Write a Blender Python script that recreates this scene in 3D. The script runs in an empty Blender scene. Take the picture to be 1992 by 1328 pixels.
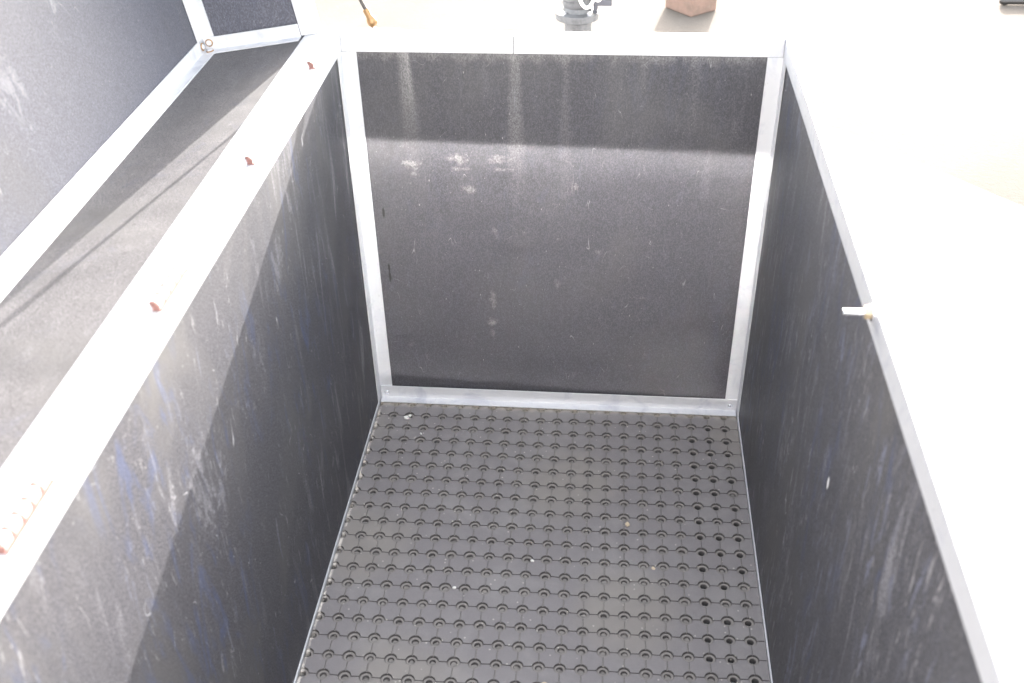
import bpy, bmesh, math, random
from mathutils import Vector, Matrix
random.seed(7)
SC = bpy.context.scene
COL = SC.collection
R = math.radians

# ------------------------------------------------------------------ camera, light, exposure
cam = bpy.data.objects.new('camera', bpy.data.cameras.new('camera')); COL.objects.link(cam)
cam.location = (0.3591, -1.3488, 1.1057)
cam.rotation_euler = (0.94780577, 0.01961657, 0.08892068)
cam.data.sensor_width = 36.0
cam.data.lens = 2075.87 / 1992 * 36.0
cam.data.clip_start = 0.02; cam.data.clip_end = 500
cam.data.dof.use_dof = True
cam.data.dof.focus_distance = 1.72
cam.data.dof.aperture_fstop = 8.0
SC.camera = cam

SUN_AZ, SUN_EL = R(10.5), R(13.8)      # azimuth from +Y towards +X
world = bpy.data.worlds.new('World'); SC.world = world; world.use_nodes = True
wn = world.node_tree.nodes; wl = world.node_tree.links
sky = wn.new('ShaderNodeTexSky'); sky.sky_type = 'NISHITA'; sky.sun_disc = False
sky.sun_elevation = SUN_EL; sky.sun_rotation = SUN_AZ
sky.air_density = 1.3; sky.dust_density = 3.0; sky.ozone_density = 0.5
bg = wn['Background']; bg.inputs['Strength'].default_value = 0.15
hs = wn.new('ShaderNodeHueSaturation'); hs.inputs['Saturation'].default_value = 0.30     # hazy, whitened sky
wl.new(sky.outputs[0], hs.inputs['Color']); wl.new(hs.outputs[0], bg.inputs['Color'])

sl = bpy.data.lights.new('sun', 'SUN'); sl.energy = 2.0; sl.angle = R(0.4); sl.color = (1.0, 0.965, 0.92)
sun = bpy.data.objects.new('sun', sl); COL.objects.link(sun)
sd = Vector((math.sin(SUN_AZ)*math.cos(SUN_EL), math.cos(SUN_AZ)*math.cos(SUN_EL), math.sin(SUN_EL)))
sun.location = sd*8
sun.rotation_euler = sd.to_track_quat('Z', 'Y').to_euler()

SC.view_settings.view_transform = 'Standard'; SC.view_settings.look = 'None'
SC.view_settings.gamma = 1.0; SC.view_settings.use_curve_mapping = False
SC.view_settings.exposure = 3.68
SC.render.engine = 'CYCLES'
SC.cycles.use_denoising = True
SC.cycles.use_adaptive_sampling = False
SC.cycles.use_guiding = True; SC.cycles.use_surface_guiding = True; SC.cycles.guiding_training_samples = 128
SC.cycles.caustics_reflective = True; SC.cycles.blur_glossy = 0.0
SC.cycles.max_bounces = 8
SC.cycles.sample_clamp_indirect = 0.0

# ------------------------------------------------------------------ materials
class NG:
    def __init__(s, name):
        s.m = bpy.data.materials.new(name); s.m.use_nodes = True
        s.n = s.m.node_tree.nodes; s.l = s.m.node_tree.links
        s.b = s.n['Principled BSDF']
        s.pos = s.n.new('ShaderNodeNewGeometry').outputs['Position']
        s._xyz = None
    def put(s, sock, v):
        if hasattr(v, 'links') or isinstance(v, bpy.types.NodeSocket): s.l.new(v, sock)
        elif isinstance(v, (tuple, list)) and len(v) == 3 and len(sock.default_value) == 4: sock.default_value = (*v, 1)
        else: sock.default_value = v
    def math(s, op, a, b=0.0, c=None, clamp=False):
        n = s.n.new('ShaderNodeMath'); n.operation = op; n.use_clamp = clamp
        s.put(n.inputs[0], a); s.put(n.inputs[1], b)
        if c is not None: s.put(n.inputs[2], c)
        return n.outputs[0]
    def vec(s, scale, off=(0, 0, 0)):
        n = s.n.new('ShaderNodeMapping'); s.l.new(s.pos, n.inputs[0])
        n.inputs['Scale'].default_value = scale; n.inputs['Location'].default_value = off
        return n.outputs[0]
    def noise(s, scale, detail=3.0, rough=0.5, dist=0.0, off=(0, 0, 0)):
        if not isinstance(scale, tuple): scale = (scale,)*3
        n = s.n.new('ShaderNodeTexNoise'); s.l.new(s.vec(scale, off), n.inputs['Vector'])
        n.inputs['Scale'].default_value = 1.0; n.inputs['Detail'].default_value = detail
        n.inputs['Roughness'].default_value = rough; n.inputs['Distortion'].default_value = dist
        return n.outputs['Fac']
    def voro(s, scale, off=(0, 0, 0)):
        if not isinstance(scale, tuple): scale = (scale,)*3
        n = s.n.new('ShaderNodeTexVoronoi'); s.l.new(s.vec(scale, off), n.inputs['Vector']); n.inputs['Scale'].default_value = 1.0
        return n.outputs['Distance'], n.outputs['Color']
    def ramp(s, v, lo, hi):
        n = s.n.new('ShaderNodeMapRange'); n.interpolation_type = 'SMOOTHSTEP'
        s.put(n.inputs['Value'], v); n.inputs['From Min'].default_value = lo; n.inputs['From Max'].default_value = hi
        return n.outputs['Result']
    def mix(s, f, a, b):
        n = s.n.new('ShaderNodeMix'); n.data_type = 'RGBA'
        s.put(n.inputs['Factor'], f); s.put(n.inputs['A'] if False else n.inputs[6], a); s.put(n.inputs[7], b)
        return n.outputs[2]
    def xyz(s):
        if s._xyz is None:
            n = s.n.new('ShaderNodeSeparateXYZ'); s.l.new(s.pos, n.inputs[0]); s._xyz = n.outputs
        return s._xyz
    def mul(s, *a):
        r = a[0]
        for x in a[1:]: r = s.math('MULTIPLY', r, x)
        return r
    def blob(s, ax, az, c, sz, wob=0.35, soft=0.5, seed=0):
        """0..1 stain mask: ellipse at c (two coordinates on axes ax, az) with a ragged edge"""
        P = s.xyz()
        dx = s.math('DIVIDE', s.math('SUBTRACT', P[ax], c[0]), sz[0])
        dz = s.math('DIVIDE', s.math('SUBTRACT', P[az], c[1]), sz[1])
        d = s.math('SQRT', s.math('ADD', s.mul(dx, dx), s.mul(dz, dz)))
        d = s.math('ADD', d, s.mul(s.math('SUBTRACT', s.noise(120, 4, .65, off=(seed, seed*1.7, 0)), 0.5), wob*4))
        return s.ramp(d, 1.0, 1.0-soft)
    def bump(s, h, strength, dist):
        n = s.n.new('ShaderNodeBump'); s.put(n.inputs['Height'], h)
        n.inputs['Strength'].default_value = strength; n.inputs['Distance'].default_value = dist
        s.l.new(n.outputs[0], s.b.inputs['Normal'])
    def done(s, col, rough, spec=0.5, metal=0.0):
        s.put(s.b.inputs['Base Color'], col); s.put(s.b.inputs['Roughness'], rough)
        s.b.inputs['Specular IOR Level'].default_value = spec; s.put(s.b.inputs['Metallic'], metal)
        return s.m

def panel_mat(name, axes, base=(.038, .037, .043), blue=0.5, smear=0.5, dust=0.5, scratch=0.6, specks=0.8,
              rough=0.42, extra=None, spec=.5, lump=1.0, grk=.9, stroke=.15, slo=0.0, seed=0.0, streak=(42, 42, 5.5)):
    g = NG(name); o = (seed*3.1, seed*1.3, seed*2.2)
    P = g.xyz()
    grain = g.noise((760, 760, 420), 4, .75, off=o)
    col = g.mix(g.mul(g.ramp(grain, .42, .64), grk), base, tuple(c*2.9 for c in base))
    cloud = g.noise((7, 7, 4), 5, .6, .6, off=o)
    col = g.mix(g.mul(g.ramp(cloud, .42, .72), dust), col, (.095, .090, .090))
    st = g.noise(streak, 5, .62, 1.2, off=o)
    area = g.ramp(g.noise((3.2, 3.2, 2.2), 2, .5, off=o), .36, .58)
    gr = g.ramp(grain, .30, .70)
    col = g.mix(g.mul(g.ramp(st, .54, .72), area, gr, smear), col, (.30, .29, .31))
    st2 = g.noise((26, 26, 7), 5, .6, 2.2, off=(seed+9, 4, 1))
    area2 = g.ramp(g.noise((5, 5, 4), 2, .5, off=(seed+2, 7, 7)), .43, .57)
    col = g.mix(g.mul(g.ramp(st2, .52, .70), area2, g.ramp(grain, .25, .6), blue), col, (.066, .078, .135))
    for i, (sc, lo) in enumerate((((70, 70, 12), .60), ((130, 130, 24), .61))):
        fs = g.noise(sc, 4, .7, .8, off=(seed*2+i, 5, 3))
        col = g.mix(g.mul(g.ramp(fs, lo+slo, lo+slo+.09), g.ramp(grain, .30, .55), g.ramp(g.noise((6, 6, 4), 3, .6, off=(i+seed, 2, 6)), .38, .6), stroke), col, (.26, .25, .26) if i else (.15, .155, .20))
    # thin scratches: iso-lines of stretched noise, broken up
    for i, (sc, w) in enumerate((((30, 30, 9), .0035), ((18, 18, 14), .0022), ((55, 55, 12), .004))):
        n = g.noise(sc, 1.0, .4, 1.0, off=(seed+i*5.3, 2*i, seed))
        line = g.ramp(g.math('ABSOLUTE', g.math('SUBTRACT', n, .5)), w, w*.3)
        brk = g.ramp(g.noise((34, 34, 20), 2, .6, off=(i*3+seed, 1, 8)), .60, .68)
        col = g.mix(g.mul(line, brk, scratch), col, (.42, .41, .42))
    for i, (sc, th) in enumerate((((520, 520, 260), .972), ((300, 300, 110), .989))):
        d, c = g.voro(sc, (seed+i, 3, 5))
        cs = g.n.new('ShaderNodeSeparateColor'); g.l.new(c, cs.inputs[0])
        sp = g.mul(g.ramp(d, .26, .10), g.ramp(cs.outputs[0], th, th+.01), specks*.55)
        col = g.mix(sp, col, (.55, .53, .52))
    if extra: col = extra(g, col, grain)
    rg = g.math('ADD', g.mul(g.ramp(cloud, .35, .7), .12), rough)
    g.bump(g.math('ADD', g.mul(grain, .5), g.mul(g.noise(9, 2, .5, off=o), 3.0*lump)), .35, .0012)
    return g.done(col, rg, spec)

def far_extra(g, col, grain):
    P = g.xyz()
    gr = g.ramp(grain, .25, .7)
    def add(col, m, k, c=(.42, .40, .39)): return g.mix(g.mul(m, k), col, c)
    # run-down streaks under the rim
    for x, w, z0, z1, k, sl in ((.084, .010, .595, .40, .40, .0), (.088, .0045, .58, .42, .40, .05), (.232, .010, .60, .33, .26, .0), (.30, .006, .58, .30, .10, 0), (.47, .012, .60, .45, .08, 0), (.40, .009, .6, .44, .08, 0)):
        t = g.math('SUBTRACT', .6, P[2])
        xc = g.math('ADD', x, g.mul(t, sl))
        wd = g.math('ADD', w, g.mul(t, .05))
        d = g.math('DIVIDE', g.math('ABSOLUTE', g.math('SUBTRACT', P[0], xc)), wd)
        d = g.math('ADD', d, g.mul(g.math('SUBTRACT', g.noise((260, 1, 9), 3, .6), .5), .9))
        m = g.mul(g.ramp(d, 1.0, .1), g.ramp(P[2], z1+.02, z1+.20), gr)
        col = add(col, m, k*.85)
    # pale rubbed-off residue marks and smudges
    marks = ((.083, .434, .016, .010, .75), (.149, .444, .019, .010, .65), (.207, .444, .019, .009, .5), (.152, .428, .017, .004, .5), (.209, .428, .017, .004, .4),
             (.163, .396, .012, .007, .55), (.085, .418, .012, .005, .4), (.314, .403, .006, .011, .6), (.193, .205, .006, .022, .5), (.192, .168, .009, .010, .75),
             (.191, .148, .005, .014, .5), (.20, .325, .006, .012, .35), (.29, .24, .006, .014, .3), (.35, .30, .008, .006, .3), (.42, .22, .010, .004, .2), (.06, .12, .01, .008, .2))
    for i, (x, z, w, h, k) in enumerate(marks):
        col = add(col, g.mul(g.blob(0, 2, (x, z), (w, h), .75, .9, i), gr), k*.6, (.40, .38, .38))
    # ragged rim of whitish scuffing just under the rim and dust beside the corner strips
    e = g.math('ADD', P[2], g.mul(g.math('SUBTRACT', g.noise((46, 1, 26), 5, .7), .5), .05))
    col = add(col, g.mul(g.ramp(e, .580, .602), gr), .35)
    # small dark drips near the left strip
    for z in (.355, .26, .245):
        col = g.mix(g.blob(0, 2, (.036, z), (.0022, .010), .3, .4, z*9), col, (.008, .008, .008))
    return col

def left_extra(g, col, grain):
    gr = g.ramp(grain, .25, .65)
    for i, (y, z, w, h, k, c) in enumerate((
            (-.66, .43, .035, .075, .45, 0), (-.62, .40, .025, .06, .4, 0), (-.47, .44, .02, .045, .3, 0), (-.36, .50, .015, .03, .35, 0), (-.30, .53, .01, .02, .4, 0),
            (-.75, .28, .03, .035, .4, 1), (-.88, .30, .035, .06, .4, 1), (-.70, .31, .015, .05, .4, 1), (-.30, .36, .02, .05, .4, 1), (-.62, .24, .02, .05, .35, 1), (-.52, .40, .012, .06, .35, 1))):
        m = g.mul(g.blob(1, 2, (y, z), (w, h), .8, .9, i), gr, g.ramp(g.noise((50, 50, 12), 4, .6, 1.5), .40, .62))
        col = g.mix(g.mul(m, k), col, (.34, .33, .36) if c == 0 else (.080, .096, .175))
    return col

def right_extra(g, col, grain):
    gr = g.ramp(grain, .25, .65)
    for i, (y, z, w, h, k, c) in enumerate((
            (-.56, .40, .016, .055, .6, 1), (-.55, .40, .010, .03, .6, 0), (-.50, .33, .012, .06, .5, 1), (-.66, .34, .018, .05, .5, 1), (-.62, .45, .016, .04, .4, 0),
            (-.58, .22, .010, .10, .45, 1), (-.78, .22, .03, .06, .35, 1), (-.16, .50, .008, .035, .55, 0), (-.13, .40, .008, .06, .35, 0), (-.25, .40, .012, .07, .25, 0), (-.45, .12, .008, .09, .35, 1),
            (-.574, .392, .0035, .009, 1.6, 2))):
        m = g.mul(g.blob(1, 2, (y, z), (w, h), .8 if c < 2 else .2, .9 if c < 2 else .3, i+30), gr if c < 2 else 1.0, g.ramp(g.noise((60, 60, 9), 4, .6, 1.5, off=(3, 3, 3)), .38, .62) if c < 2 else .6)
        col = g.mix(g.mul(m, k), col, ((.34, .33, .36), (.080, .096, .175), (.8, .78, .76))[c])
    return col

def lid_extra(g, col, grain):
    for i, (y, z, w, h, k) in enumerate(((-.19, .86, .016, .05, .6), (-.21, .89, .012, .04, .5), (-.17, .83, .008, .02, .7), (-.33, .78, .02, .03, .2), (-.45, .72, .03, .04, .15))):
        m = g.mul(g.blob(1, 2, (y, z), (w, h), .8, .8, i+60), g.ramp(g.noise((70, 70, 14), 4, .6, 1.5, off=(1, 8, 3)), .45, .6))
        col = g.mix(g.mul(m, k), col, (.5, .5, .52))
    return col

M_far = panel_mat('black plastic end panel', 0, blue=.12, smear=.12, dust=.30, scratch=.35, specks=.7, grk=.55, extra=far_extra, seed=1, rough=.40)
M_near = panel_mat('black plastic near end panel', 0, seed=11)
M_left = panel_mat('black plastic side panel', 1, base=(.041, .0395, .044), blue=.8, smear=.75, dust=.85, scratch=.8, extra=left_extra, seed=2, rough=.60, spec=.30, stroke=.7)
M_right = panel_mat('black plastic opposite side panel', 1, blue=.9, smear=.95, dust=.9, scratch=.8, extra=right_extra, seed=5, base=(.046, .045, .050), streak=(24, 24, 4.5), rough=.52, spec=.55, stroke=1.2, slo=-.035)
M_lid = panel_mat('black plastic lid panel', 1, base=(.066, .066, .082), blue=.15, smear=.12, dust=.35, scratch=.35, specks=.6, grk=.45, seed=8, extra=lid_extra, rough=.50, spec=.40)
M_skirt = panel_mat('dusty black plastic lid side', 1, base=(.066, .062, .064), blue=.2, smear=.25, dust=.9, scratch=.2, specks=.5, seed=6, rough=.58, spec=.35, streak=(20, 8, 20), lump=4.0)

def alu_mat(name, base=(.63, .63, .65), metal=.35, rough=.42):
    g = NG(name)
    sm = g.ramp(g.noise((22, 22, 22), 5, .65, 1.0), .48, .72)
    col = g.mix(g.mul(sm, .55), base, (.42, .43, .50))
    br = g.noise((240, 14, 240), 3, .6)
    col = g.mix(g.mul(g.ramp(br, .55, .75), .25), col, (.55, .55, .58))
    sp = g.ramp(g.noise((90, 40, 60), 4, .7), .66, .74)
    col = g.mix(g.mul(sp, .5), col, (.34, .32, .32))
    g.bump(br, .15, .0004)
    return g.done(col, g.math('ADD', g.mul(sm, .15), rough), .5, metal)
M_alu = alu_mat('oxidised aluminium')
def simple(name, c, rough=.5, metal=0.0, var=.25, sc=120, dark=None):
    g = NG(name)
    col = g.mix(g.mul(g.ramp(g.noise(sc, 4, .6), .4, .7), var), c, dark or tuple(x*.5 for x in c))
    return g.done(col, rough, .5, metal)
M_hinge = simple('painted hinge with rust', (.80, .76, .74), .4, .2, .55, 220, (.50, .20, .13))
M_pin = simple('rusty hinge joint', (.16, .075, .065), .7, 0)
M_brass = simple('yellow plated steel', (.30, .18, .085), .4, .5, .4, 300)
M_nut = simple('tarnished nut', (.50, .40, .27), .4, .6, .5, 300)
M_dark = simple('dark grey steel', (.07, .065, .065), .4, .6)
M_steel = simple('bright steel', (.85, .85, .88), .22, .85, .15)
M_galv = simple('galvanised grey steel', (.15, .15, .155), .5, .2, .6, 90)
M_bracket = simple('grey plastic bracket', (.09, .09, .105), .5)
M_hose = simple('white cable', (.80, .79, .76), .5)
M_black = simple('black rubber', (.02, .02, .022), .5)
M_tan = simple('pale crumb', (.62, .50, .36), .8, 0, .3, 500)
M_white = simple('white crumb', (.74, .72, .68), .8, 0, .3, 500)

def reflector_mat():
    g = NG('polished aluminium'); return g.done((.88, .88, .88), .025, .5, 1.0)
M_reflector = reflector_mat()
def rubber():
    g = NG('dusty black rubber'); P = g.xyz()
    fine = g.noise(900, 3, .7)
    col = g.mix(g.mul(g.ramp(fine, .4, .75), .5), (.200, .183, .187), (.275, .255, .258))
    col = g.mix(g.mul(g.ramp(g.noise(10, 5, .65, .8), .45, .70), .45), col, (.28, .265, .26))
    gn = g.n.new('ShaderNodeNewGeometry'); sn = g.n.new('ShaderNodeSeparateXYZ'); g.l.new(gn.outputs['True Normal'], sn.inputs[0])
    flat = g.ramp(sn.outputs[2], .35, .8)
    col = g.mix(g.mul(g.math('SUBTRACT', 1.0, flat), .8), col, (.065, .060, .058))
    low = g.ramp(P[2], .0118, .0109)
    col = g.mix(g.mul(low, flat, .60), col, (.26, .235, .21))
    side = g.math('MAXIMUM', g.ramp(P[0], .0085, .006), g.mul(g.ramp(P[0], .5735, .576), g.ramp(P[1], -.20, -.26)))
    col = g.mix(g.mul(side, low, g.ramp(g.noise(140, 3, .6), .38, .55), .9), col, (.62, .57, .52))
    col = g.mix(g.mul(g.ramp(g.noise(45, 5, .7), .66, .76), .40), col, (.30, .28, .25))
    d, c = g.voro(210)
    cs = g.n.new('ShaderNodeSeparateColor'); g.l.new(c, cs.inputs[0])
    col = g.mix(g.mul(g.ramp(d, .30, .15), g.ramp(cs.outputs[0], .955, .96)), col, (.48, .45, .40))
    col = g.mix(g.mul(g.ramp(g.math('ADD', P[1], g.mul(g.noise(60, 4, .7), .018)), -.018, -.006), .75), col, (.40, .36, .31))
    g.bump(fine, .25, .0006)
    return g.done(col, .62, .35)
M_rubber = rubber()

def ground_mat():
    g = NG('pale concrete')
    col = g.mix(g.ramp(g.noise(.9, 5, .6, .5), .35, .7), (.138, .121, .108), (.110, .095, .084))
    col = g.mix(g.mul(g.ramp(g.noise(160, 3, .7), .4, .7), .35), col, (.10, .088, .08))
    col = g.mix(g.mul(g.ramp(g.noise(7, 6, .7), .52, .72), .3), col, (.150, .132, .118))
    g.bump(g.noise(90, 4, .7), .3, .004)
    return g.done(col, .95, .04)
def pale_sheet_mat():
    g = NG('paler ground sheet')
    col = g.mix(g.mul(g.ramp(g.noise(4, 6, .65), .45, .7), .3), (.46, .45, .44), (.38, .37, .36))
    g.bump(g.noise(120, 4, .7), .2, .003)
    return g.done(col, .85, .3)
def brick_mat():
    g = NG('fired clay')
    col = g.mix(g.ramp(g.noise(28, 5, .7), .4, .65), (.25, .165, .135), (.20, .14, .115))
    col = g.mix(g.mul(g.ramp(g.noise(70, 4, .7), .55, .7), .5), col, (.26, .20, .17))
    g.bump(g.noise(150, 4, .7), .5, .003)
    return g.done(col, .9, .2)

# ------------------------------------------------------------------ mesh helpers
def bx(bm, lo, hi):
    v = [bm.verts.new((x, y, z)) for x in (lo[0], hi[0]) for y in (lo[1], hi[1]) for z in (lo[2], hi[2])]
    for f in ((0, 1, 3, 2), (4, 6, 7, 5), (0, 4, 5, 1), (2, 3, 7, 6), (0, 2, 6, 4), (1, 5, 7, 3)):
        bm.faces.new([v[i] for i in f])
    return v
def prism(bm, prof, axis, a, b):
    """extrude a 2-D profile along an axis; profile gives the two other coordinates in order"""
    def P(q, t):
        c = list(q); c.insert(axis, t); return c
    A = [bm.verts.new(P(q, a)) for q in prof]; B = [bm.verts.new(P(q, b)) for q in prof]
    n = len(prof)
    for i in range(n): bm.faces.new((A[i], A[(i+1) % n], B[(i+1) % n], B[i]))
    bm.faces.new(A[::-1]); bm.faces.new(B)
def frame(d):
    d = Vector(d).normalized(); u = d.orthogonal().normalized(); return u, d.cross(u), d
def lathe(bm, p, d, prof, seg=20):
    """profile of (radius, distance along d) turned round the axis at p"""
    u, v, w = frame(d); rings = []
    for r, t in prof:
        if r < 1e-6: rings.append([bm.verts.new(Vector(p)+w*t)])
        else: rings.append([bm.verts.new(Vector(p)+w*t+u*(r*math.cos(2*math.pi*i/seg))+v*(r*math.sin(2*math.pi*i/seg))) for i in range(seg)])
    for A, B in zip(rings, rings[1:]):
        for i in range(seg):
            j = (i+1) % seg
            if len(A) == 1 and len(B) == 1: continue
            if len(A) == 1: bm.faces.new((A[0], B[j], B[i]))
            elif len(B) == 1: bm.faces.new((A[i], A[j], B[0]))
            else: bm.faces.new((A[i], A[j], B[j], B[i]))
def rod(bm, a, b, r, seg=16):
    d = Vector(b)-Vector(a); L = d.length; c = min(r*.25, L*.2)
    lathe(bm, a, d, ((0, 0), (r-c, 0), (r, c), (r, L-c), (r-c, L), (0, L)), seg)
def tube(bm, pts, r, seg=10):
    pts = [Vector(q) for q in pts]; rings = []
    u = None
    for i, q in enumerate(pts):
        d = (pts[min(i+1, len(pts)-1)]-pts[max(i-1, 0)]).normalized()
        u = d.orthogonal().normalized() if u is None else (u-d*u.dot(d)).normalized()
        v = d.cross(u)
        rings.append([bm.verts.new(q+u*(r*math.cos(2*math.pi*k/seg))+v*(r*math.sin(2*math.pi*k/seg))) for k in range(seg)])
    for A, B in zip(rings, rings[1:]):
        for k in range(seg): bm.faces.new((A[k], A[(k+1) % seg], B[(k+1) % seg], B[k]))
    bm.faces.new(rings[0][::-1]); bm.faces.new(rings[-1])
def arc(pts, n=8):
    """Catmull-Rom through points"""
    P = [Vector(q) for q in pts]; P = [2*P[0]-P[1]]+P+[2*P[-1]-P[-2]]; out = []
    for i in range(1, len(P)-2):
        for k in range(n):
            t = k/n
            out.append(.5*((2*P[i])+(P[i+1]-P[i-1])*t+(2*P[i-1]-5*P[i]+4*P[i+1]-P[i+2])*t*t+(3*P[i]-P[i-1]-3*P[i+1]+P[i+2])*t**3))
    return out+[P[-2]]
WORLD = {}
def wpos(o): return WORLD.get(o.name, Vector((0, 0, 0)))
def obj(name, bm, mat, parent=None, bev=0.0, smooth=False, xf=None, **props):
    if xf is not None: bmesh.ops.transform(bm, matrix=xf, verts=bm.verts)
    bmesh.ops.recalc_face_normals(bm, faces=bm.faces)
    lo = Vector([min(v.co[i] for v in bm.verts) for i in range(3)]); hi = Vector([max(v.co[i] for v in bm.verts) for i in range(3)])
    c = (lo+hi)/2
    if parent is None: c.z = lo.z
    bmesh.ops.translate(bm, vec=-c, verts=bm.verts)
    me = bpy.data.meshes.new(name); bm.to_mesh(me); bm.free()
    if smooth:
        for f in me.polygons: f.use_smooth = True
    me.materials.append(mat)
    o = bpy.data.objects.new(name, me); COL.objects.link(o)
    o.location = c-(wpos(parent) if parent else Vector((0, 0, 0)))
    if parent: o.parent = parent
    WORLD[o.name] = c
    if bev:
        m = o.modifiers.new('bevel', 'BEVEL'); m.width = bev; m.segments = 2; m.limit_method = 'ANGLE'; m.angle_limit = R(40)
    if smooth:
        m = o.modifiers.new('edges', 'EDGE_SPLIT'); m.split_angle = R(42)
    for k, v in props.items(): o[k] = v
    return o
def thing(name, loc, label, category, group=None):
    o = bpy.data.objects.new(name, None); COL.objects.link(o); o.location = loc; o.empty_display_size = .05
    WORLD[o.name] = Vector(loc); o['label'] = label; o['category'] = category
    if group: o['group'] = group
    return o
NB = bmesh.new

# ------------------------------------------------------------------ setting
GZ = -.042
bm = NB()
n = 40
bx_ = 60.0
v = [bm.verts.new(q) for q in ((-bx_, -bx_, GZ), (bx_, -bx_, GZ), (bx_, bx_*3, GZ), (-bx_, bx_*3, GZ))]
bm.faces.new(v)
obj('ground', bm, ground_mat(), kind='structure')
bm = NB()
edge = [(.70, 1.30), (.92, 1.20), (1.10, 1.00), (1.26, .815), (1.62, .42), (2.1, .05), (2.4, -.4), (2.4, -2.2), (-2.2, -2.2), (-2.2, 1.9), (-.2, 1.75), (.3, 1.5)]
pts = arc([(x, y, 0) for x, y in edge]+[(edge[0][0], edge[0][1], 0)], 6)[:-1]
top = [bm.verts.new((q.x, q.y, GZ+.004)) for q in pts]
bm.faces.new(top)
obj('pale_ground_sheet', bm, pale_sheet_mat(), kind='structure')  # flat sheet, paler than the ground, spread around the box

# ------------------------------------------------------------------ the box
W, H, RT, T, L = .58, .597, .622, .012, 1.45      # inner width, height of panel seen, rim top, wall thickness, length
BOX = thing('storage_box', (W/2, -L/2, GZ), 'long open box of scuffed black panels edged in white aluminium, lid swung open', 'box')
ZP = RT-.003
bm = NB(); bx(bm, (-T, -L, -.036), (-.0004, 0, ZP)); obj('side_panel', bm, M_left, BOX)
bm = NB(); bx(bm, (W+.0004, -L, -.036), (W+T, 0, ZP)); obj('side_panel', bm, M_right, BOX)
bm = NB(); bx(bm, (-T, .0004, -.036), (W+T, T, ZP)); obj('end_panel', bm, M_far, BOX)
bm = NB(); bx(bm, (-T, -L-T, -.036), (W+T, -L-.0004, ZP)); obj('end_panel', bm, M_near, BOX)
bm = NB(); bx(bm, (-T, -L-T, GZ), (W+T, T, -.0365)); bx(bm, (.0005, -L+.0005, -.036), (W-.0005, -.0005, .0)); obj('floor_pan', bm, M_alu, BOX)
# rim: aluminium channel folded over the top of each wall
t = .0022
def channel(c_in, c_out, zt=RT, leg=.025):
    s = 1 if c_out > c_in else -1
    a, b = c_in-s*t, c_out+s*t
    return [(a, zt-leg), (a, zt), (b, zt), (b, zt-leg), (b-s*t*.8, zt-leg), (b-s*t*.8, zt-.0029), (a+s*t*.8, zt-.0029), (a+s*t*.8, zt-leg)]
bm = NB(); prism(bm, channel(0, -T), 1, -L-T-.002, T+.002); obj('rim', bm, M_alu, BOX, .0006)
bm = NB(); prism(bm, channel(W, W+T), 1, -L-T-.002, T+.002); obj('rim', bm, M_alu, BOX, .0006)
rw = .0025
bm = NB(); prism(bm, channel(0, T), 0, rw, .2305); prism(bm, channel(0, T), 0, .2313, W-rw); FR = obj('rim', bm, M_alu, BOX, .0006)
bm = NB(); prism(bm, channel(-L, -L-T), 0, rw, W-rw); obj('rim', bm, M_alu, BOX, .0006)
# corner angles inside the box
def corner(x, sx, y, sy):
    a = .0215; bm = NB(); tt = .0018
    prof = [(x, y), (x+sx*a, y), (x+sx*a, y+sy*tt), (x+sx*tt, y+sy*tt), (x+sx*tt, y+sy*a), (x, y+sy*a)]
    A = [bm.verts.new((p[0], p[1], .0005)) for p in prof]; B = [bm.verts.new((p[0], p[1], RT-.0255)) for p in prof]
    for i in range(6): bm.faces.new((A[i], A[(i+1) % 6], B[(i+1) % 6], B[i]))
    bm.faces.new(A[::-1]); bm.faces.new(B)
    return obj('corner_angle', bm, M_alu, BOX, .0005)
for x, sx in ((0.0002, 1), (W-.0002, -1)):
    corner(x, sx, -.0002, -1); corner(x, sx, -L+.0002, 1)
# base angle along the far wall with its two screws
bm = NB(); prism(bm, [(-.0024, .012), (-.0024, .0365), (-.0044, .0365), (-.0044, .0145), (-.016, .0135), (-.016, .012)], 0, .0035, W-.0035)
BA = obj('base_angle', bm, M_alu, BOX, .0004)
for x in (.0125, .5665):
    bm = NB(); lathe(bm, (x, -.0043, .0235), (0, -1, 0), ((0, .0010), (.0012, .0010), (.0014, .0019), (.0030, .0015), (.0040, .0004), (.0040, 0)), 18)
    obj('screw', bm, M_steel, BA, smooth=True)
# thin upstands of the floor tray beside the mat
bm = NB(); bx(bm, (.0004, -L+.024, -.0), (.0026, -.022, .0165)); obj('tray_edge', bm, M_alu, BOX, .0004)
bm = NB(); bx(bm, (W-.0026, -L+.024, -.0), (W-.0004, -.022, .0165)); obj('tray_edge', bm, M_alu, BOX, .0004)

# added unseen reflector on the near end, throws sun onto the far panel
FT = .463+.25*L-.004; FB = FT-.11
def reflector_mesh():
    bm = NB(); n = 24; rows = []
    y = 0.0; prev = FT
    for k in range(n+1):
        s = k/n; z = FT-(FT-FB)*s
        y -= (prev-z)*math.tan(R(5.4)*s**2.2); prev = z     # bowed outwards towards the foot
        rows.append((y, z))
    prof = [(y+.0, z) for y, z in rows]+[(y-.006, z) for y, z in rows[::-1]]
    prism(bm, prof, 0, -W/2-.005, W/2+.005)
    bmesh.ops.rotate(bm, matrix=Matrix.Rotation(-SUN_AZ/2, 3, 'Z'), verts=bm.verts)
    bmesh.ops.translate(bm, vec=(W/2, -L-.004, 0), verts=bm.verts)
    return bm
obj('added_reflector', reflector_mesh(), M_reflector, BOX, smooth=True)
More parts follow.
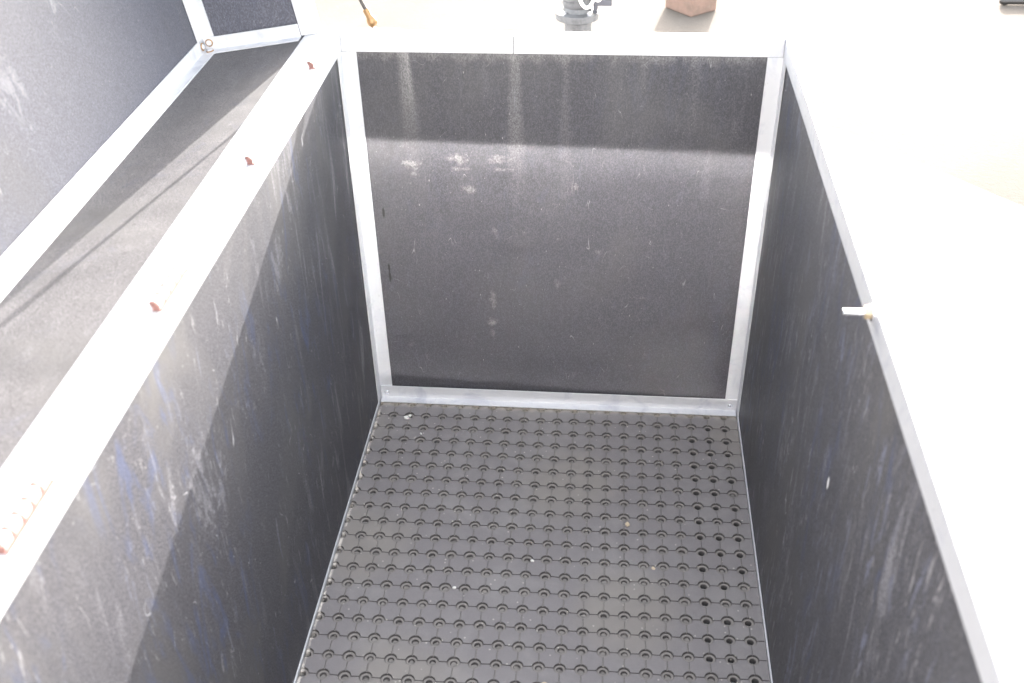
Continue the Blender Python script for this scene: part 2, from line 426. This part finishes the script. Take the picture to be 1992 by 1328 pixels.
# hinges on the left rim
HX, HZ = -.0062, .6262
def hinge(y0, y1):
    bm = NB(); k = 5; d = (y1-y0)/k
    for i in range(k):
        rod(bm, (HX, y0+i*d+.0012, HZ), (HX, y0+(i+1)*d-.0012, HZ), .0049, 18)
    h = obj('hinge', bm, M_hinge, BOX, smooth=True)
    bm = NB(); rod(bm, (HX, y0-.0006, HZ), (HX, y1+.0006, HZ), .0046, 14); obj('hinge_pin', bm, M_pin, h, smooth=True)
    bm = NB(); bx(bm, (HX+.0005, y0, RT+.0002), (HX+.0068, y1, RT+.0013)); obj('hinge_leaf', bm, M_pin, h)
    return h
for y0, y1 in ((-.128, -.064), (-.388, -.324), (-.655, -.590), (-.922, -.856), (-1.18, -1.115)): hinge(y0, y1)

# bolt through the right rim
bm = NB(); rod(bm, (W-.0265, -.610, .614), (W+.004, -.610, .614), .0027, 16)
for i in range(30):
    x = W-.026+i*.0006; lathe(bm, (x, -.610, .614), (1, 0, 0), ((.0024, 0), (.0028, .0002), (.0024, .0004)), 14)
BT = obj('bolt', bm, M_steel, BOX, smooth=True)
bm = NB(); lathe(bm, (W-.0092, -.610, .614), (1, 0, 0), ((.0026, 0), (.0052, 0), (.0056, .0006), (.0056, .0044), (.0052, .0050), (.0026, .0050)), 6)
obj('nut', bm, M_nut, BT)
bm = NB(); lathe(bm, (W-.0037, -.610, .614), (1, 0, 0), ((.0026, 0), (.0074, 0), (.0074, .0012), (.0026, .0012)), 20)
obj('washer', bm, M_steel, BT, smooth=True)

# lid, swung back a little past upright: local x = depth of the lid, z = its width
th = R(9.0)
PX, PZ = -.006, .625
U = Vector((-math.cos(th), 0, -math.sin(th))); V = Vector((-math.sin(th), 0, math.cos(th)))
LX = Matrix(((U.x, 0, V.x, PX), (0, 1, 0, 0), (U.z, 0, V.z, PZ), (0, 0, 0, 1)))
D, LW, YE, YN = .1735, .60, -.016, -L+.004
bm = NB(); bx(bm, (D, YN-T, -.006), (D+T, YE+T, LW+.006)); LID = obj('lid', bm, M_lid, BOX, xf=LX)
bm = NB(); bx(bm, (.0098, YN, -T+.003), (D-.0004, YE, .0025)); obj('lid_side', bm, M_skirt, LID, xf=LX)
bm = NB(); bx(bm, (.006, YN, LW-.006), (D-.0004, YE, LW+.004)); obj('lid_side', bm, M_skirt, LID, xf=LX)
bm = NB(); bx(bm, (.018, YE+.0004, -.0015), (D-.0004, YE+T, LW+.006)); obj('lid_end', bm, M_lid, LID, xf=LX)
bm = NB(); bx(bm, (.006, YN-T, -.006), (D-.0004, YN-.0004, LW+.006)); obj('lid_end', bm, M_lid, LID, xf=LX)
a, ta = .0185, .0018
Z0 = .0027
def lid_part(name, boxes, bev=.0005):
    bm = NB()
    for lo, hi in boxes: bx(bm, lo, hi)
    return obj(name, bm, M_alu, LID, bev, xf=LX)
# angle between the lid panel and its hinge side
def lprism(prof, axis, a0, a1):
    bm = NB(); prism(bm, prof, axis, a0, a1); return obj('lid_angle', bm, M_alu, LID, .0005, xf=LX)
lprism([(D-.0006, Z0), (D-a, Z0), (D-a, Z0+ta), (D-ta-.0006, Z0+ta), (D-ta-.0006, Z0+a), (D-.0006, Z0+a)], 1, YN+.001, YE-.001)
# between lid panel and far end
lprism([(D-.0006, YE-.0006), (D-a, YE-.0006), (D-a, YE-ta-.0006), (D-ta-.0006, YE-ta-.0006), (D-ta-.0006, YE-a), (D-.0006, YE-a)], 2, Z0+.0030, LW-.008)
# between hinge side and far end
lprism([(YE-.0028, Z0+.0003), (YE-a, Z0+.0003), (YE-a, Z0+ta+.0003), (YE-ta-.0028, Z0+ta+.0003), (YE-ta-.0028, Z0+a), (YE-.0028, Z0+a)], 0, .0385, D-.0040)
# edging round the opening of the lid: a strip inside and a cap over the edge
e = .034
lid_part('lid_edging', [((.0012, YN, Z0), (e, YE-.0012, Z0+.0018)), ((.0008, YN, -.0016), (.0094, YE, Z0-.0002))])
lid_part('lid_edging', [((.0140, YE-.0030, Z0+.0022), (e+.004, YE-.0002, LW-.008)), ((.0140, YE+.0002, Z0+.0022), (.0174, YE+T+.002, LW+.004))])
# brass-coloured rivets where the three angles meet
for p, d in (((D-.0105, YE-.0046, Z0+.0115), (0, -1, 0)), ((D-.0025, YE-.0115, Z0+.0095), (-1, 0, 0)), ((D-.0105, YE-.0105, Z0+.0019), (0, 0, 1))):
    bm = NB(); lathe(bm, p, d, ((.0052, 0), (.0052, .0009), (.0041, .0016), (.0037, .0014), (.0030, .0024), (.0015, .0030), (0, .0030)), 18)
    o = obj('rivet', bm, M_brass, LID, smooth=True, xf=LX); o.data.materials.append(M_alu)
    for f in o.data.polygons:
        if f.index >= 54: f.material_index = 1

# gas strut from the far rim to the lid
b0 = Vector((.045, .0065, RT+.013)); q = LX @ Vector((.026, YE+T+.012, .30))
d = (q-b0).normalized()
bm = NB(); rod(bm, b0+d*.012, q, .0026, 14); ST = obj('gas_strut', bm, M_dark, BOX, smooth=True)
bm = NB(); rod(bm, b0+d*.13, q-d*.01, .0040, 18); obj('strut_cylinder', bm, M_dark, ST, smooth=True)
bm = NB(); lathe(bm, b0-d*.002, d, ((0, -.006), (.0045, -.0045), (.0068, -.001), (.0070, .003), (.0058, .007), (.0044, .009), (.0044, .019), (.0036, .020), (0, .020)), 20); obj('ball_socket', bm, M_brass, ST, smooth=True)
bm = NB(); lathe(bm, (b0.x, b0.y, RT+.0002), (0, 0, 1), ((0, 0), (.0062, 0), (.0062, .003), (.0032, .0038), (.0032, .012), (0, .012)), 20); obj('ball_stud', bm, M_steel, ST, smooth=True)
bm = NB(); bx(bm, (.016, -.0040, RT-.0245), (.080, -.0024, RT+.0016)); bx(bm, (.016, -.0022, RT+.0004), (.080, T+.001, RT+.0020)); obj('strut_bracket', bm, M_alu, ST, .0006)

# ------------------------------------------------------------------ rubber mat
def rubber_mat():
    bm = NB(); px, py = .02636, .0294
    x0, y0 = .0035, -.0470; nx, ny = 23, 49
    skew = math.tan(R(.62))
    zt, zl = .0120, .0094
    r, ri = .0080, .0040
    xmin, xmax, ymin, ymax = .0032, W-.0032, -L+.02, -.0048
    def und(x, y): return .0007*math.sin(x*19+y*7)+.0005*math.sin(y*23-x*11)
    def put(x, y, z):
        x2 = x-(y-y0)*skew*.5
        return bm.verts.new((min(max(x2, xmin), xmax), min(max(y, ymin), ymax), z+und(x, y)))
    jit = {}
    def node(i, j):
        if (i, j) not in jit: jit[i, j] = (x0+i*px+random.uniform(-.0003, .0003), y0-j*py+random.uniform(-.0003, .0003), random.uniform(.94, 1.06))
        return jit[i, j]
    g = .0005
    K = 5
    # raised tiles between the holes
    for i in range(-1, nx):
        for j in range(-1, ny):
            cs = [(node(i, j), 1, -1), (node(i, j+1), 1, 1), (node(i+1, j+1), -1, 1), (node(i+1, j), -1, -1)]
            ring = []
            for (cx, cy, s), sx, sy in cs:
                rr = r*s; arcp = []
                a0 = math.asin(g/rr)
                for k in range(K+1):
                    aa = a0+(math.pi/2-2*a0)*k/K
                    arcp.append((cx+sx*rr*math.cos(aa), cy+sy*rr*math.sin(aa)))
                # go round the tile: order depends on the corner
                if sx*sy > 0: arcp = arcp[::-1]
                ring += arcp
            cx = sum(q[0] for q in ring)/len(ring); cy = sum(q[1] for q in ring)/len(ring)
            if cx < xmin-.010 or cx > xmax+.010 or cy > ymax+.012: continue
            dz = random.uniform(-.00015, .00015)
            def ringv(ins, z): return [put(q[0]+(cx-q[0])*ins, q[1]+(cy-q[1])*ins, z) for q in ring]
            A = ringv(0, zl-.0004); B = ringv(0, zt-.0006+dz); C = ringv(.024, zt+dz)
            m = len(ring)
            for P, Q in ((A, B), (B, C)):
                for k in range(m): bm.faces.new((P[k], P[(k+1) % m], Q[(k+1) % m], Q[k]))
            bm.faces.new(C)
    # lower layer: a dished ring round every hole
    S = 16
    for i in range(-1, nx+1):
        for j in range(-1, ny+1):
            cx, cy, s = node(i, j)
            if cx < xmin-.012 or cx > xmax+.012 or cy > ymax+.014: continue
            sq = []; 
            for k in range(S):
                aa = 2*math.pi*k/S; ca, sa = math.cos(aa), math.sin(aa); f = 1/max(abs(ca), abs(sa))
                sq.append((x0+i*px+ca*f*px/2, y0-j*py+sa*f*py/2))
            rings = [[put(q[0], q[1], zl+.0013) for q in sq]]
            for rad, z in ((r*s*.99, zl+.0013), (r*s*.97, zl-.0006), (r*s*.86, zl+.0001), (r*s*.72, zl+.0003), (ri*s*1.12, zl-.0001), (ri*s, zl-.0010), (ri*s, .0008)):
                rings.append([put(cx+rad*math.cos(2*math.pi*k/S), cy+rad*math.sin(2*math.pi*k/S), z) for k in range(S)])
            for P, Q in zip(rings, rings[1:]):
                for k in range(S): bm.faces.new((P[k], P[(k+1) % S], Q[(k+1) % S], Q[k]))
            if random.random() < 1.0 - .85*(i > 18) and i > 0: bm.faces.new([put(cx+ri*s*math.cos(2*math.pi*k/S), cy+ri*s*math.sin(2*math.pi*k/S), random.uniform(.0045, .0074)) for k in range(S)])
    dead = [f for f in bm.faces if f.calc_area() < 1e-10]
    bmesh.ops.delete(bm, geom=dead, context='FACES')
    c = bm.verts
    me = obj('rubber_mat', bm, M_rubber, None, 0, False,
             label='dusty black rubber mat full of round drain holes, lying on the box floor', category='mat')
    return me
rubber_mat()

# ------------------------------------------------------------------ crumbs on the mat
def crumb(x, y, s, mat, label, z=.0122):
    bm = NB(); bmesh.ops.create_icosphere(bm, subdivisions=2, radius=s)
    for v in bm.verts:
        v.co = Vector((v.co.x*1.25, v.co.y*.95, v.co.z*.7))*(1+random.uniform(-.16, .16))
    bmesh.ops.rotate(bm, matrix=Matrix.Rotation(random.uniform(0, 3), 3, 'Z'), verts=bm.verts)
    lo = min(v.co.z for v in bm.verts)
    bmesh.ops.translate(bm, vec=(x, y, z-lo), verts=bm.verts)
    obj('crumb', bm, mat, None, 0, True, label=label, category='crumb', group='pale crumbs scattered on the mat')

# ------------------------------------------------------------------ things on the ground beyond
bm = NB(); bx(bm, (-.055, -.062, GZ), (.055, .062, GZ+.066))
o = obj('brick', bm, brick_mat(), None, .004, False, label='weathered orange-brown brick lying on the pale ground beyond the box', category='brick')
o.location.x, o.location.y = .606, 2.108; o.rotation_euler.z = R(40)

# grey fitting on a post
PXX, PYY, FZ = .298, .50, .487
PO = thing('fitting_post', (PXX, PYY, GZ), 'pale grey metal post with flange, cable and side bracket beyond the far rim', 'post')
bm = NB(); rod(bm, (PXX, PYY, GZ), (PXX, PYY, FZ-.012), .024, 24); obj('post', bm, M_galv, PO, smooth=True)
bm = NB(); bx(bm, (PXX-.055, PYY-.055, GZ), (PXX+.055, PYY+.055, GZ+.006)); obj('foot_plate', bm, M_galv, PO, .001)
bm = NB(); lathe(bm, (PXX-.002, PYY, FZ-.012), (0, 0, 1), ((0, 0), (.038, 0), (.038, .011), (.026, .013), (.023, .020), (.0265, .026), (.0265, .032), (0, .032)), 28); FL = obj('flange', bm, M_galv, PO, smooth=True)
for k in range(4):
    aa = R(45+90*k); bm = NB(); lathe(bm, (PXX-.002+.031*math.cos(aa), PYY+.031*math.sin(aa), FZ-.001), (0, 0, 1), ((0, 0), (.005, 0), (.005, .005), (.0046, .0055), (0, .0055)), 6); obj('flange_bolt', bm, M_steel, FL)
bm = NB(); lathe(bm, (PXX-.001, PYY, FZ+.018), (.02, 0, 1), ((0, 0), (.0255, 0), (.0275, .010), (.0275, .055), (.024, .058), (.024, .064), (.0275, .067), (.0275, .17), (.02, .178), (0, .178)), 28); obj('housing', bm, M_galv, PO, smooth=True)
bm = NB(); bx(bm, (PXX-.021, PYY-.030, FZ+.040), (PXX-.002, PYY-.024, FZ+.075)); obj('cover_plate', bm, M_bracket, PO, .001)
bm = NB(); bx(bm, (PXX+.026, PYY-.010, FZ-.010), (PXX+.034, PYY+.008, FZ+.044)); bx(bm, (PXX+.026, PYY-.012, FZ+.012), (PXX+.058, PYY+.004, FZ+.046)); BR = obj('side_bracket', bm, M_bracket, PO, .0012)
bm = NB(); lathe(bm, (PXX+.034, PYY-.012, FZ+.026), (0, -1, 0), ((0, 0), (.0066, 0), (.0066, .004), (.005, .006), (0, .006)), 18); obj('knob', bm, M_hose, BR, smooth=True)
bm = NB(); tube(bm, arc([(PXX-.012, PYY-.030, FZ+.13), (PXX-.004, PYY-.038, FZ+.07), (PXX+.004, PYY-.036, FZ+.03), (PXX+.016, PYY-.030, FZ+.015), (PXX+.027, PYY-.018, FZ+.03), (PXX+.030, PYY-.012, FZ+.09), (PXX+.024, PYY, FZ+.15)], 8), .0032); obj('cable', bm, M_hose, PO, smooth=True)

# dark bar end at the edge of the view
bm = NB(); lathe(bm, (1.585, 2.176, GZ+.012), (1, .02, 0), ((0, 0), (.006, .002), (.011, .008), (.012, .02), (.0105, .03), (.0105, .60), (0, .60)), 18)
BAR = obj('dark_bar', bm, M_dark, None, 0, True, label='dark metal bar with rounded end lying on the pale ground near the top right', category='bar')
bm = NB(); rod(bm, (1.67, 2.185, GZ+.018), (1.70, 2.205, GZ+.33), .009, 14); obj('upright', bm, M_dark, BAR, smooth=True)

crumb(.053, -.056, .0036, M_white, 'largest white crumb, by the first row of holes at the mat far left')
crumb(.0575, -.0495, .0024, M_white, 'smaller white crumb touching the bigger one at the mat far left')
crumb(.405, -.268, .0032, M_tan, 'tan crumb sitting by a hole right of the mat middle')
crumb(.305, -.548, .0060, M_tan, 'largest yellowish crumb on the mat at the lower edge of the photo', .0105)
crumb(.440, -.345, .0030, M_tan, 'yellowish crumb caught in a hole on the right part of the mat', .0085)
crumb(.082, -.092, .0018, M_white, 'tiny white crumb near the left wall, between second and third hole rows')
crumb(.176, -.400, .0022, M_white, 'small white crumb alone on the left half of the mat')
crumb(.276, -.345, .0022, M_white, 'small white crumb in the middle of the mat')
